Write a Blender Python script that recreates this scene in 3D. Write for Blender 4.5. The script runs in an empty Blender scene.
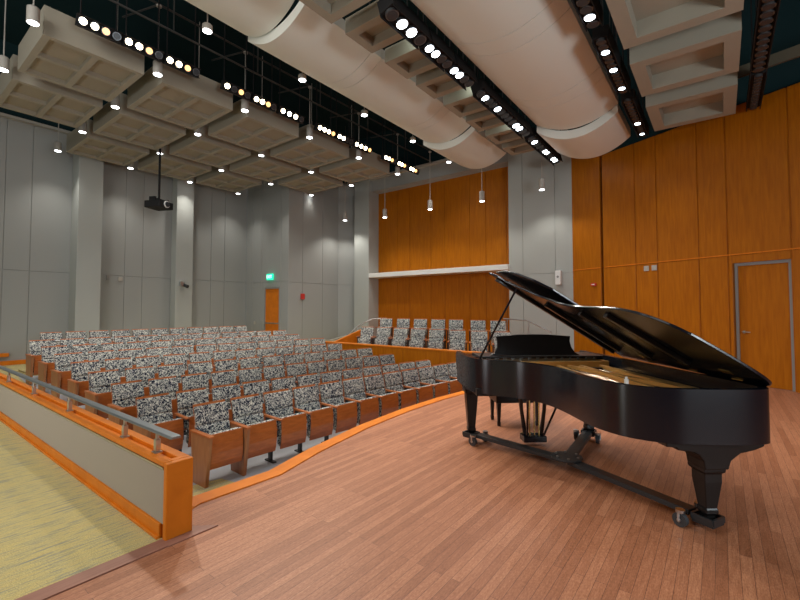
import bpy, bmesh, math, random
from mathutils import Vector, Matrix
from math import radians as R, sin, cos, pi
random.seed(7)
SC = bpy.context.scene
COL = SC.collection

# ------------------------------------------------------------------ camera
cd = bpy.data.cameras.new('camera'); cam = bpy.data.objects.new('camera', cd); COL.objects.link(cam)
cam.location = (0, 0, 1.6)
cam.rotation_euler = (R(90 + 2.111), 0, R(-52.56))
cd.sensor_width = 36; cd.lens = 418.69 / 800 * 36; cd.shift_y = -7.35 / 800
cd.clip_start = 0.05; cd.clip_end = 200
SC.camera = cam
# ------------------------------------------------------------------ world, view, lights
w = bpy.data.worlds.new('world'); SC.world = w; w.use_nodes = True
w.node_tree.nodes['Background'].inputs[0].default_value = (0.9, 0.95, 1.0, 1)
w.node_tree.nodes['Background'].inputs[1].default_value = 0.15
vs = SC.view_settings; vs.view_transform = 'Standard'; vs.look = 'None'; vs.gamma = 1; vs.use_curve_mapping = False
vs.exposure = 0.25
SC.cycles.use_denoising = True
SC.cycles.max_bounces = 7; SC.cycles.diffuse_bounces = 4; SC.cycles.glossy_bounces = 4
SC.cycles.sample_clamp_indirect = 3

def area(loc, target, sx, sy, power, col=(1, .95, .88)):
    l = bpy.data.lights.new('fill_area', 'AREA'); l.shape = 'RECTANGLE'; l.size = sx; l.size_y = sy; l.energy = power; l.color = col
    o = bpy.data.objects.new('added_fill_light', l); COL.objects.link(o); o.location = loc
    o.rotation_euler = (Vector(target) - Vector(loc)).to_track_quat('-Z', 'Y').to_euler()
    return o
def spot(loc, target, power, angle, blend=.5, rad=.06, col=(1, .95, .88)):
    l = bpy.data.lights.new('spot_lamp', 'SPOT'); l.energy = power; l.spot_size = R(angle); l.spot_blend = blend
    l.shadow_soft_size = rad; l.color = col
    o = bpy.data.objects.new('lamp_light', l); COL.objects.link(o); o.location = loc
    o.rotation_euler = (Vector(target) - Vector(loc)).to_track_quat('-Z', 'Y').to_euler()
    return o
# added fill lights outside the picture, standing in for the hall's ambient light
area((-3.0, 0.5, 6.6), (5, 3.0, 0), 4.5, 4.5, 90, (1, .96, .9))
area((-3.5, 4.5, 6.6), (4, 8, 0), 2.5, 2.5, 260, (1, .97, .93))
area((1.6, -5.0, 2.5), (5.0, 2.6, 7.0), 2.6, 1.6, 260, (.84, .95, 1))
area((-4.5, 7.5, 1.2), (6, 10.5, 6.4), 2.5, 1.6, 120, (.95, .97, 1))

# ------------------------------------------------------------------ materials
MATS = {}
def mat(name, col=(.5, .5, .5), rough=.6, metal=0, spec=.5, emit=None, estr=0, coat=0):
    if name in MATS: return MATS[name]
    m = bpy.data.materials.new(name); m.use_nodes = True
    b = m.node_tree.nodes['Principled BSDF']
    b.inputs['Base Color'].default_value = (*col, 1); b.inputs['Roughness'].default_value = rough
    b.inputs['Metallic'].default_value = metal; b.inputs['Specular IOR Level'].default_value = spec
    b.inputs['Coat Weight'].default_value = coat
    if emit: b.inputs['Emission Color'].default_value = (*emit, 1); b.inputs['Emission Strength'].default_value = estr
    MATS[name] = m; return m
def nt(m): return m.node_tree, m.node_tree.nodes['Principled BSDF']
def ramp(t, stops, interp='LINEAR'):
    r = t.nodes.new('ShaderNodeValToRGB'); r.color_ramp.interpolation = interp
    e = r.color_ramp.elements
    e[0].position, e[0].color = stops[0][0], (*stops[0][1], 1); e[1].position, e[1].color = stops[-1][0], (*stops[-1][1], 1)
    for p, c in stops[1:-1]:
        x = e.new(p); x.color = (*c, 1)
    return r
def coords(t, scale=(1, 1, 1), rot=(0, 0, 0), kind='Object', rand=False):
    tc = t.nodes.new('ShaderNodeTexCoord'); mp = t.nodes.new('ShaderNodeMapping')
    mp.inputs['Scale'].default_value = scale; mp.inputs['Rotation'].default_value = rot
    src = tc.outputs[kind]
    if rand:
        oi = t.nodes.new('ShaderNodeObjectInfo'); mu = t.nodes.new('ShaderNodeVectorMath'); mu.operation = 'ADD'
        ml = t.nodes.new('ShaderNodeMath'); ml.operation = 'MULTIPLY'; ml.inputs[1].default_value = 37
        t.links.new(oi.outputs['Random'], ml.inputs[0]); t.links.new(src, mu.inputs[0]); t.links.new(ml.outputs[0], mu.inputs[1]); src = mu.outputs[0]
    t.links.new(src, mp.inputs[0]); return mp.outputs[0]
def wood(name, c1, c2, scale=(14, 14, 1.1), rough=.38, kind='Object', rand=False, spec=.4):
    m = mat(name, c1, rough, spec=spec); t, b = nt(m)
    v = coords(t, scale, kind=kind, rand=rand)
    n = t.nodes.new('ShaderNodeTexNoise'); n.inputs['Scale'].default_value = 1.6; n.inputs['Detail'].default_value = 6; n.inputs['Distortion'].default_value = .6
    t.links.new(v, n.inputs['Vector'])
    r = ramp(t, [(.3, c2), (.7, c1)]); t.links.new(n.outputs['Fac'], r.inputs[0]); t.links.new(r.outputs[0], b.inputs['Base Color'])
    return m
M_panel = wood('cherry_wall_panel', (.45, .142, .002), (.34, .095, .001), rough=.4, spec=.25)
M_orange = wood('orange_maple_trim', (.70, .20, .010), (.58, .155, .007), (3, 3, 3), rough=.42, spec=.25)
M_seatwood = wood('seat_shell_wood', (.46, .135, .030), (.33, .09, .018), (5, 5, 22), rough=.3, rand=True, spec=.6)
M_seatend = wood('seat_end_wood', (.40, .19, .085), (.30, .13, .055), (12, 12, 2), rough=.35, rand=True)
M_wall = mat('grey_wall_paint', (.33, .34, .325), .85, spec=.2)
M_wall_w = mat('pale_wall_paint', (.40, .42, .395), .85, spec=.2)
M_cloud = mat('ceiling_cloud_paint', (.36, .33, .262), .85, spec=.2)
M_coffer = mat('coffer_inner_panel', (.34, .30, .225), .9, spec=.2)
M_shell = mat('reflector_paint', (.74, .76, .70), .75, spec=.25)
M_black = mat('matt_black', (.012, .012, .013), .7, spec=.3)
M_roof = mat('dark_teal_roof', (.014, .036, .04), .95, spec=.1)
M_pipe = mat('grey_pipe', (.07, .07, .066), .5, metal=.4)
M_can = mat('lamp_can_paint', (.42, .40, .36), .5)
M_lacq = mat('black_piano_lacquer', (.004, .006, .010), .2, spec=.6)
for k_, v_ in (('Anisotropic', .75), ('Anisotropic Rotation', .25)): M_lacq.node_tree.nodes['Principled BSDF'].inputs[k_].default_value = v_
tg_ = M_lacq.node_tree.nodes.new('ShaderNodeTangent'); tg_.direction_type = 'RADIAL'; tg_.axis = 'Z'; M_lacq.node_tree.links.new(tg_.outputs[0], M_lacq.node_tree.nodes['Principled BSDF'].inputs['Tangent'])
M_lacq2 = mat('satin_black_lacquer', (.008, .007, .007), .34, spec=.4)
M_gold = mat('gold_iron_plate', (.62, .36, .11), .35, metal=.65)
M_brass = mat('brass', (.75, .55, .22), .25, metal=1)
M_chrome = mat('brushed_steel', (.55, .57, .58), .28, metal=1)
M_rail = mat('grey_handrail_steel', (.33, .37, .40), .3, metal=.9)
M_rubber = mat('grey_rubber', (.04, .045, .05), .5)
M_conc = mat('grey_floor_paint', (.33, .34, .36), .6)
M_fabw = mat('parapet_fabric', (.37, .325, .26), .9, spec=.15)
M_white = mat('white_plastic', (.75, .76, .74), .4)
M_frame = mat('grey_door_frame', (.27, .27, .26), .45)
M_lens = mat('lit_downlight_lens', (.9, .9, .9), .3, emit=(.95, .98, 1), estr=9)
M_warm = mat('lit_tungsten_lens', (.9, .8, .6), .3, emit=(1, .83, .55), estr=14)
M_amber = mat('dim_amber_lens', (.5, .25, .1), .3, emit=(1, .5, .18), estr=2.2)
M_cool = mat('lit_stage_lens', (.9, .9, .95), .3, emit=(.86, .94, 1), estr=10)
M_off = mat('unlit_lens', (.03, .035, .042), .3)
M_exit = mat('exit_sign_green', (.0, .5, .3), .4, emit=(.02, .85, .45), estr=1.1)
M_exitw = mat('exit_sign_letters', (.8, 1, .9), .4, emit=(.6, 1, .8), estr=1.6)
M_red = mat('red_alarm_plastic', (.55, .04, .03), .4)
M_lead = mat('dark_grey_metal', (.05, .055, .06), .4, metal=.6)
M_ring = mat('lamp_ring_metal', (.16, .17, .18), .35, metal=.7)
M_string = mat('piano_strings', (.72, .62, .48), .35, metal=.7)
M_felt = mat('pale_felt', (.6, .55, .5), .9)
M_key = mat('ivory_keys', (.8, .78, .7), .3)
M_leather = mat('bench_leather', (.02, .018, .017), .45)
M_ledge = mat('white_ledge_paint', (.72, .72, .68), .7, spec=.3)

def fabric():
    m = mat('speckled_seat_fabric', (.5, .5, .5), .95, spec=.1); t, b = nt(m)
    v = coords(t, (1, 1, 1), rand=True)
    n = t.nodes.new('ShaderNodeTexNoise'); n.inputs['Scale'].default_value = 44; n.inputs['Detail'].default_value = 2.0; n.inputs['Distortion'].default_value = 1.4
    t.links.new(v, n.inputs['Vector'])
    r = ramp(t, [(.0, (.010, .015, .032)), (.46, (.025, .038, .075)), (.485, (.18, .21, .25)), (.51, (.42, .43, .39)), (.55, (.72, .73, .64))], 'CONSTANT')
    t.links.new(n.outputs['Fac'], r.inputs[0]); t.links.new(r.outputs[0], b.inputs['Base Color'])
    return m
M_fab = fabric()
def boards():
    m = mat('stage_floor_boards', (.3, .1, .06), .44, spec=.35); t, b = nt(m)
    v = coords(t)
    br = t.nodes.new('ShaderNodeTexBrick'); br.inputs['Scale'].default_value = 1
    br.inputs['Brick Width'].default_value = 1.35; br.inputs['Row Height'].default_value = .062; br.inputs['Mortar Size'].default_value = .0012
    br.inputs['Color1'].default_value = (0, 0, 0, 1); br.inputs['Color2'].default_value = (1, 1, 1, 1); br.inputs['Mortar'].default_value = (0, 0, 0, 1); br.offset = .37
    t.links.new(v, br.inputs['Vector'])
    n = t.nodes.new('ShaderNodeTexNoise'); n.inputs['Scale'].default_value = 1; n.inputs['Detail'].default_value = 8; n.inputs['Roughness'].default_value = .65
    t.links.new(coords(t, (6, 55, 1)), n.inputs['Vector'])
    n2 = t.nodes.new('ShaderNodeTexNoise'); n2.inputs['Scale'].default_value = 90; n2.inputs['Detail'].default_value = 2
    t.links.new(coords(t, (.5, 1.6, 1)), n2.inputs['Vector'])
    a = t.nodes.new('ShaderNodeMath'); a.operation = 'MULTIPLY_ADD'; a.inputs[1].default_value = .17
    t.links.new(br.outputs['Color'], a.inputs[0])
    a2 = t.nodes.new('ShaderNodeMath'); a2.operation = 'MULTIPLY_ADD'; a2.inputs[1].default_value = .42; t.links.new(n.outputs['Fac'], a2.inputs[0])
    a3 = t.nodes.new('ShaderNodeMath'); a3.operation = 'MULTIPLY'; a3.inputs[1].default_value = .42; t.links.new(n2.outputs['Fac'], a3.inputs[0])
    t.links.new(a3.outputs[0], a2.inputs[2]); t.links.new(a2.outputs[0], a.inputs[2])
    r = ramp(t, [(.30, (.22, .080, .036)), (.5, (.37, .148, .075)), (.74, (.58, .27, .145))]); t.links.new(a.outputs[0], r.inputs[0])
    mx = t.nodes.new('ShaderNodeMixRGB'); mx.inputs[2].default_value = (.11, .045, .03, 1)
    t.links.new(br.outputs['Fac'], mx.inputs[0]); t.links.new(r.outputs[0], mx.inputs[1]); t.links.new(mx.outputs[0], b.inputs['Base Color'])
    return m
M_boards = boards()
def carpet():
    m = mat('streaked_yellow_carpet', (.3, .25, .1), .95, spec=.1); t, b = nt(m)
    n = t.nodes.new('ShaderNodeTexNoise'); n.inputs['Scale'].default_value = 1; n.inputs['Detail'].default_value = 7; n.inputs['Roughness'].default_value = .7; n.inputs['Distortion'].default_value = .5
    t.links.new(coords(t, (4, 46, 1)), n.inputs['Vector'])
    r = ramp(t, [(.30, (.20, .23, .23)), (.42, (.36, .33, .21)), (.52, (.56, .47, .20)), (.6, (.53, .42, .18)), (.72, (.40, .39, .31))])
    t.links.new(n.outputs['Fac'], r.inputs[0])
    n2 = t.nodes.new('ShaderNodeTexNoise'); n2.inputs['Scale'].default_value = 140; t.links.new(coords(t), n2.inputs['Vector'])
    r2 = ramp(t, [(.3, (.7, .7, .7)), (.7, (1.25, 1.25, 1.25))]); t.links.new(n2.outputs['Fac'], r2.inputs[0])
    mx = t.nodes.new('ShaderNodeMixRGB'); mx.blend_type = 'MULTIPLY'; mx.inputs[0].default_value = 1
    t.links.new(r.outputs[0], mx.inputs[1]); t.links.new(r2.outputs[0], mx.inputs[2]); t.links.new(mx.outputs[0], b.inputs['Base Color'])
    return m
M_carpet = carpet()

# ------------------------------------------------------------------ mesh helpers
def new(): return bmesh.new()
def hexa(bm, P):
    v = [bm.verts.new(p) for p in P]
    for f in ((0, 3, 2, 1), (4, 5, 6, 7), (0, 1, 5, 4), (1, 2, 6, 5), (2, 3, 7, 6), (3, 0, 4, 7)): bm.faces.new([v[i] for i in f])
def box(bm, x0, x1, y0, y1, z0, z1):
    hexa(bm, [(x0, y0, z0), (x1, y0, z0), (x1, y1, z0), (x0, y1, z0), (x0, y0, z1), (x1, y0, z1), (x1, y1, z1), (x0, y1, z1)])
def prism(bm, pts, z0, z1, f=None):
    """pts: closed polygon (2D); f maps (x,y,z) to 3D"""
    f = f or (lambda x, y, z: (x, y, z)); n = len(pts)
    a = [bm.verts.new(f(x, y, z0)) for x, y in pts]; b = [bm.verts.new(f(x, y, z1)) for x, y in pts]
    bm.faces.new(a[::-1]); bm.faces.new(b)
    for i in range(n): bm.faces.new((a[i], a[(i + 1) % n], b[(i + 1) % n], b[i]))
def tube(bm, path, r, n=8, cap=True):
    path = [Vector(p) for p in path]; rings = []
    for i, p in enumerate(path):
        d = (path[min(i + 1, len(path) - 1)] - path[max(i - 1, 0)]).normalized()
        up = Vector((0, 0, 1)) if abs(d.z) < .9 else Vector((1, 0, 0))
        s = d.cross(up).normalized(); t = s.cross(d); rr = r[i] if isinstance(r, (list, tuple)) else r
        rings.append([bm.verts.new(p + (s * cos(2 * pi * k / n) + t * sin(2 * pi * k / n)) * rr) for k in range(n)])
    for a, b in zip(rings, rings[1:]):
        for k in range(n): bm.faces.new((a[k], a[(k + 1) % n], b[(k + 1) % n], b[k]))
    if cap: bm.faces.new(rings[0][::-1]); bm.faces.new(rings[-1])
def lathe(bm, prof, c=(0, 0, 0), n=20):
    rings = [[bm.verts.new((c[0] + r * cos(2 * pi * k / n), c[1] + r * sin(2 * pi * k / n), c[2] + z)) for k in range(n)] for r, z in prof]
    for a, b in zip(rings, rings[1:]):
        for k in range(n): bm.faces.new((a[k], a[(k + 1) % n], b[(k + 1) % n], b[k]))
    bm.faces.new(rings[0][::-1]); bm.faces.new(rings[-1])
def obj(name, bm, m, parent=None, bevel=0, smooth=False, seg=2):
    bmesh.ops.recalc_face_normals(bm, faces=bm.faces)
    me = bpy.data.meshes.new(name); bm.to_mesh(me); bm.free(); me.materials.append(m)
    o = bpy.data.objects.new(name, me); COL.objects.link(o)
    if parent: o.parent = parent
    if bevel:
        b = o.modifiers.new('bevel', 'BEVEL'); b.width = bevel; b.segments = seg; b.limit_method = 'ANGLE'; b.angle_limit = R(40)
    if smooth:
        for p in me.polygons: p.use_smooth = True
        me.set_sharp_from_angle(angle=R(38))
    return o
def struct(name, bm, m, **k):
    o = obj(name, bm, m, **k)
    if not k.get('parent'): o['kind'] = 'structure'
    return o
def thing(name, label, cat, loc=(0, 0, 0), rotz=0, group=None):
    o = bpy.data.objects.new(name, None); COL.objects.link(o); o.empty_display_size = .1
    o.location = loc; o.rotation_euler = (0, 0, rotz); tag(o, label, cat, group); return o
def tag(o, label, cat, group=None):
    o['label'] = label; o['category'] = cat
    if group: o['group'] = group
    return o
def dup(root, loc, rotz=0, label=None, group=None, scale=None):
    r = root.copy(); COL.objects.link(r); r.location = loc; r.rotation_euler = (0, 0, rotz)
    if label: r['label'] = label
    if group: r['group'] = group
    if scale: r.scale = scale
    for ch in list(root.children):
        c = ch.copy(); COL.objects.link(c); c.parent = r
        for g in list(ch.children):
            d = g.copy(); COL.objects.link(d); d.parent = c
    return r
ORD = ['first', 'second', 'third', 'fourth', 'fifth', 'sixth', 'seventh', 'eighth', 'ninth', 'tenth', 'eleventh', 'twelfth', 'thirteenth', 'fourteenth']

# ------------------------------------------------------------------ floors
EDGE = [(1.52, 3.30), (1.77, 3.41), (2.54, 3.38), (3.21, 3.57), (4.23, 3.77), (5.31, 3.87), (6.30, 3.88), (7.3, 3.80), (8.3, 3.66), (9.3, 3.45), (11.0, 3.0)]
bm = new()
stage = [(-7, -7), (14.2, -7), (14.2, 3.0)] + EDGE[::-1] + [(1.52, 3.05), (-7, 3.05)]
prism(bm, stage, -.12, 0)
struct('floor', bm, M_boards)
bm = new(); box(bm, -7, 1.355, 3.05, 16.2, -.12, 0); struct('floor_gallery', bm, M_carpet)
bm = new(); box(bm, 1.355, 14.2, 12.95, 16.2, -.12, 0); box(bm, 2.6, 9.3, 12.96, 14.2, 0, .044); struct('floor_rear_aisle', bm, M_carpet)
# house floor: level, then raked
def rowz(i): return -.6 + (.086 * i)
def rake(x, y):
    sy = y + .80 * (min(max(x - 2.9, 0), 6.3) / 5.6) ** 1.35
    return -.6 + min(max(sy - 6.25, 0) * .0893, .6)
bm = new(); gx = [1.5 + .5 * k for k in range(16)] + [9.34]; gy = [2.9, 4.5, 5.5] + [5.8 + .25 * k for k in range(29)] + [12.95]
G = [[bm.verts.new((x, y, rake(x, y) - .001)) for y in gy] for x in gx]; G2 = [[bm.verts.new((x, y, -.9)) for y in (gy[0], gy[-1])] for x in gx]
for a in range(len(gx) - 1):
    for b in range(len(gy) - 1): bm.faces.new((G[a][b], G[a + 1][b], G[a + 1][b + 1], G[a][b + 1]))
    bm.faces.new((G2[a][0], G2[a][1], G2[a + 1][1], G2[a + 1][0]))
struct('floor_house', bm, M_conc)
bm = new()   # aisle carpet runner strips lying on the house floor
prism(bm, [(1.52, 3.3), (3.2, 3.5), (2.95, 5.15), (2.38, 5.3), (2.38, 6.0), (1.52, 6.0)], -.6, -.592)
prism(bm, [(6.0, -.6), (6.25, -.6), (12.95, 0), (12.95, .008), (6.25, -.592), (6.0, -.592)], 1.52, 2.38, lambda y, z, x: (x, y, z))
o = struct('floor_aisle_carpet', bm, M_carpet)
# front riser face and orange nosing along the stage edge
bm = new()
def offs(pts, d):
    out = []
    for i, p in enumerate(pts):
        a = Vector(pts[max(i - 1, 0)]); b = Vector(pts[min(i + 1, len(pts) - 1)]); t = (b - a).normalized(); n = Vector((-t.y, t.x))
        out.append((p[0] + n.x * d, p[1] + n.y * d))
    return out
e2 = offs(EDGE[:-1], .17); e1 = EDGE[:-1]
prism(bm, e1 + e2[::-1], -.04, .012)
struct('trim_1', bm, M_orange, bevel=.006)
bm = new(); prism(bm, offs(e1, .08) + offs(e1, .13)[::-1], -.6, -.04); struct('trim_2', bm, M_panel)
M_sill = wood('reddish_threshold_wood', (.34, .165, .115), (.27, .12, .085), (2, 30, 2), rough=.4)
bm = new(); box(bm, -7, 1.33, 2.98, 3.10, 0, .008)
prism(bm, [(1.33, 2.97), (1.68, 2.97), (1.56, 3.10), (1.33, 3.10)], 0, .008)
struct('trim_3', bm, M_sill)

# ------------------------------------------------------------------ walls
def wallgrid(name, p0, p1, z0, z1, seams, zseam, m, th=.12, gap=.012, skip=None, bevel=.004):
    """panelled wall from p0 to p1 (plan), face on the left-hand side; panels separated by fine reveals over a backing"""
    a = Vector(p0); b = Vector(p1); L = (b - a).length; d = (b - a) / L; n = Vector((-d.y, d.x))
    def f(t, z, k): q = a + d * t + n * k; return (q.x, q.y, z)
    bm = new()
    def bx(t0, t1, za, zb, k0, k1):
        hexa(bm, [f(t0, za, k0), f(t1, za, k0), f(t1, za, k1), f(t0, za, k1), f(t0, zb, k0), f(t1, zb, k0), f(t1, zb, k1), f(t0, zb, k1)])
    ts = [0] + sorted(seams) + [L]
    zs = [z0] + list(zseam) + [z1]
    for t0, t1 in zip(ts, ts[1:]):
        for za, zb in zip(zs, zs[1:]):
            A = t0 + (gap / 2 if t0 > 0 else 0); B = t1 - (gap / 2 if t1 < L else 0)
            Z0 = za + (gap / 2 if za > z0 else 0); Z1 = zb - (gap / 2 if zb < z1 else 0)
            if skip and za == z0 and A < skip[1] and B > skip[0]:
                if skip[0] - A > .02: bx(A, skip[0], Z0, Z1, -.02, 0)
                if B - skip[1] > .02: bx(skip[1], B, Z0, Z1, -.02, 0)
                bx(max(A, skip[0]), min(B, skip[1]), skip[2], Z1, -.02, 0)
            else: bx(A, B, Z0, Z1, -.02, 0)
    if skip:
        bx(0, skip[0], z0, skip[2], -th, -.02); bx(skip[1], L, z0, skip[2], -th, -.02); bx(0, L, skip[2], z1, -th, -.02)
    else: bx(0, L, z0, z1, -th, -.02)
    return struct(name, bm, m, bevel=bevel, seg=1)
H = 7.0
# back wall of the house (faces -Y): run from +X to -X so that the face side is -Y
def xs(*v): return [10.13 - x for x in v]
wallgrid('wall_back', (10.13, 16.0), (-7, 16.0), 0, H, xs(2.52, 3.1, 5.55, 6.1, 8.57, 9.14, 1.2, .6, -.7, -1.3, -2.6, -3.2, -4.5, -5.1), (2.68,), M_wall)
for n_, (x0, x1, yf) in enumerate(((4.05, 4.68, 15.35), (7.05, 7.66, 15.6), (1.0, 1.63, 15.35), (-2.0, -1.4, 15.35))):
    bm = new(); box(bm, x0, x1, yf, 15.985, 0, H); struct('wall_column', bm, M_wall_w, bevel=.008)
# exit wall (faces -X) with door
wallgrid('wall_exit', (10.13, 13.173), (10.13, 16.0), 0, H, [.447, 1.727, 2.347], (2.64,), M_wall, skip=(.527, 1.527, 2.42))
# step wall (faces -Y)
wallgrid('wall_step', (12.78, 13.17), (10.135, 13.17), 0, H, [.9, 1.95], (2.6,), M_wall)
wallgrid('wall_corner', (13.7, 12.25), (12.78, 13.17), 0, H, [.6], (2.6,), M_wall)
bm = new(); box(bm, 13.0, 13.75, 11.6, 12.42, -.6, H); struct('wall_pier', bm, M_wall_w, bevel=.006)
# choir wall (faces -X): timber panels set back between the pier and the white wall
YS = [5.53, 5.8, 6.58, 7.22, 8.28, 8.91, 9.93, 10.57, 11.6]
wallgrid('wall_choir', (13.63, 5.53), (13.63, 11.6), -.3, 6.5, [y - 5.53 for y in YS[1:-1]], (2.85,), M_panel, gap=.03)
bm = new(); box(bm, 13.15, 13.63, 5.53, 11.6, 6.5, H); struct('wall_header', bm, M_wall)
bm = new(); box(bm, 13.0, 13.62, 5.5, 11.6, 2.86, 3.04); struct('trim_4', bm, M_ledge, bevel=.01)
wallgrid('wall_side', (13.15, 3.47), (13.15, 5.53), -.6, H, [.55, 1.58], (2.68,), M_wall_w, th=.6)
# splayed timber stage wall (faces -X-ish)
Wd = Vector((-.434, -.901))          # direction from the corner towards the camera side
Wc = Vector((13.15, 3.51))
def wp(t): q = Wc + Wd * t; return (q.x, q.y)
Lw = 11.6
seams = [1.99, 2.55, 3.49, 4.06, 5.12, 6.2, 7.2, 8.2, 9.2, 10.2]
def wt(ts): return [Lw - t for t in ts]
HS = 5.9
wallgrid('wall_stage', wp(Lw), wp(1.04), -.1, HS, [t for t in wt(seams)], (2.73,), M_panel, gap=.026, skip=(Lw - 5.10, Lw - 4.13, 2.55))
wallgrid('wall_stage_end', wp(.955), wp(-.04), -.1, 6.6, [], (2.73,), M_panel)
bm = new()
def wf(t, k, z): q = Wc + Wd * t; nn = Vector((-.901, .434)); q = q + nn * k; return (q.x, q.y, z)
def wbox(bm, t0, t1, k0, k1, z0, z1):
    hexa(bm, [wf(t0, k0, z0), wf(t1, k0, z0), wf(t1, k1, z0), wf(t0, k1, z0), wf(t0, k0, z1), wf(t1, k0, z1), wf(t1, k1, z1), wf(t0, k1, z1)])
wbox(bm, .93, 1.06, -.14, -.10, -.1, HS); struct('wall_reveal', bm, M_black)
bm = new(); wbox(bm, 1.06, Lw, 0, .012, 2.722, 2.748); wbox(bm, 0, .95, 0, .012, 2.722, 2.748); struct('trim_5', bm, M_orange)
# rest of the room, out of the picture
bm = new(); box(bm, -7.15, -7, -7, 16.1, -.1, 9.2); struct('wall_gallery', bm, M_wall)
bm = new(); box(bm, -7, 8.2, -7.15, -7, -.1, 9.2); struct('wall_stage_rear', bm, M_panel)
# dark upper walls and roof
bm = new(); box(bm, -7.1, 14.6, -7.2, 16.6, 9.2, 9.35); struct('ceiling', bm, M_roof)
bm = new()
box(bm, -7, 14.6, 16.0, 16.12, H, 9.2); box(bm, 10.15, 10.3, 13.2, 16.0, H, 9.2) ; box(bm, 10.15, 13.5, 13.2, 13.3, H, 9.2); box(bm, 13.7, 13.8, 3.2, 13.2, H, 9.2)
hexa(bm, [wf(-.6, -.3, 5.7), wf(Lw, -.3, 5.7), wf(Lw, -.2, 5.7), wf(-.6, -.2, 5.7), wf(-.6, -.3, 9.2), wf(Lw, -.3, 9.2), wf(Lw, -.2, 9.2), wf(-.6, -.2, 9.2)])
struct('wall_upper', bm, M_roof)
bm = new()
box(bm, -7, 10.1, 15.8, 15.98, 6.98, 7.05); box(bm, 10.2, 13.6, 13.0, 13.15, 6.98, 7.05); box(bm, 13.0, 13.62, 3.6, 12.9, 6.98, 7.06)
struct('trim_6', bm, M_can)
# wood base along the rear wall
bm = new(); box(bm, -6.9, 4.0, 15.9, 15.985, 0, .12); box(bm, -6.9, 2.7, 15.86, 15.985, .24, .34); struct('baseboard_back', bm, M_orange, bevel=.005)

# ------------------------------------------------------------------ doors
def door(name, f, t0, t1, zt, handle_t, deep, slab_mat):
    """f(t,k,z): along wall, out of wall (positive = into the room), up"""
    bm = new()
    def b(t0, t1, k0, k1, z0, z1): hexa(bm, [f(t0, k0, z0), f(t1, k0, z0), f(t1, k1, z0), f(t0, k1, z0), f(t0, k0, z1), f(t1, k0, z1), f(t1, k1, z1), f(t0, k1, z1)])
    b(t0 + .05, t1 - .05, -deep - .045, -deep, .01, zt - .05)
    slab = struct(name, bm, slab_mat)
    bm = new(); w_ = .05
    b(t0, t0 + w_, -deep - .06, -deep + .03, 0, zt); b(t1 - w_, t1, -deep - .06, -deep + .03, 0, zt); b(t0 + w_, t1 - w_, -deep - .06, -deep + .03, zt - w_, zt)
    fr = obj('door_frame', bm, M_frame, slab); return slab
def hbar(f, t, s, z, parent, deep):
    bm = new(); P = lambda a, k, zz: f(a, k, zz)
    tube(bm, [P(t, -deep, z), P(t, -deep + .06, z), P(t + s * .02, -deep + .065, z), P(t + s * .13, -deep + .065, z)], .011)
    tube(bm, [P(t, -deep, z), P(t, -deep + .012, z)], .03, 14)
    return obj('door_handle', bm, M_chrome, parent, smooth=True)
d1 = door('door_1', wf, 4.14, 5.09, 2.54, 4.3, .10, M_panel)
hbar(wf, 4.27, 1, 1.10, d1, .10)
fe = lambda t, k, z: (10.13 - k, 13.17 + t, z)
d2 = door('door_2', fe, .53, 1.53, 2.42, 0, .04, M_orange)
bm = new(); tube(bm, [fe(.62, -.02, 1.0), fe(.62, .04, 1.0), fe(1.44, .04, 1.0), fe(1.44, -.02, 1.0)], .025); obj('push_bar', bm, M_chrome, d2, smooth=True)

# ------------------------------------------------------------------ gallery parapet with handrail
par = thing('parapet', 'low parapet wall with beige panel, orange wood cap and end post beside the carpet', 'parapet', (1.43, 3.05, 0))
par_c = Vector((1.43, 3.05, 0))
def pobj(name, bm, m, **k):
    bmesh.ops.translate(bm, verts=bm.verts, vec=-par_c); return obj(name, bm, m, par, **k)
Y0, Y1 = 3.05, 13.0
bm = new(); box(bm, 1.37, 1.50, Y0 + .16, Y1, 0, .46); box(bm, 1.40, 1.51, Y0 + .16, Y1, -.6, 0); pobj('core', bm, M_orange)
bm = new(); box(bm, 1.350, 1.375, Y0 + .05, Y1, .1, .475); pobj('fabric_panel', bm, M_fabw, bevel=.003)
bm = new(); box(bm, 1.343, 1.372, Y0 + .052, Y1, .477, .489); pobj('metal_edge_strip', bm, M_chrome)
bm = new(); box(bm, 1.335, 1.37, Y0 + .08, Y1, 0, .10); box(bm, 1.318, 1.34, Y0 + .08, Y1, 0, .022); pobj('base_moulding', bm, M_orange, bevel=.004)
bm = new(); box(bm, 1.347, 1.40, Y0 + .052, Y1, .491, .525); box(bm, 1.40, 1.46, Y0 + .10, Y1, .463, .495); box(bm, 1.40, 1.53, Y0 + .052, Y0 + .10, .463, .525); box(bm, 1.46, 1.53, Y0 + .10, Y1, .463, .525); pobj('cap', bm, M_orange, bevel=.005)
bm = new(); box(bm, 1.345, 1.53, Y0, Y0 + .05, 0, .525); box(bm, 1.377, 1.53, Y0 + .05, Y0 + .16, 0, .46); pobj('end_post', bm, M_orange, bevel=.008)
rail = thing('handrail', 'flat grey steel handrail on short posts along the parapet top', 'handrail', (1.41, 3.25, .525))
bm = new(); hexa(bm, [(-.038, -.19, .155), (.038, -.19, .155), (.035, 9.7, .160), (-.035, 9.7, .160), (-.032, -.19, .176), (.032, -.19, .176), (.030, 9.7, .178), (-.030, 9.7, .178)])
obj('rail_bar', bm, M_rail, rail, bevel=.006)
for y in (.11, .72, 2.18, 3.6, 5.0, 6.5, 8.0, 9.4):
    bm = new(); box(bm, -.028, .028, y - .032, y + .032, 0, .012); box(bm, -.018, .018, y - .02, y + .02, .012, .1); tube(bm, [(.0, y, .1), (0, y, .162)], .013)
    obj('post', bm, M_chrome, rail, bevel=.003)

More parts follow.
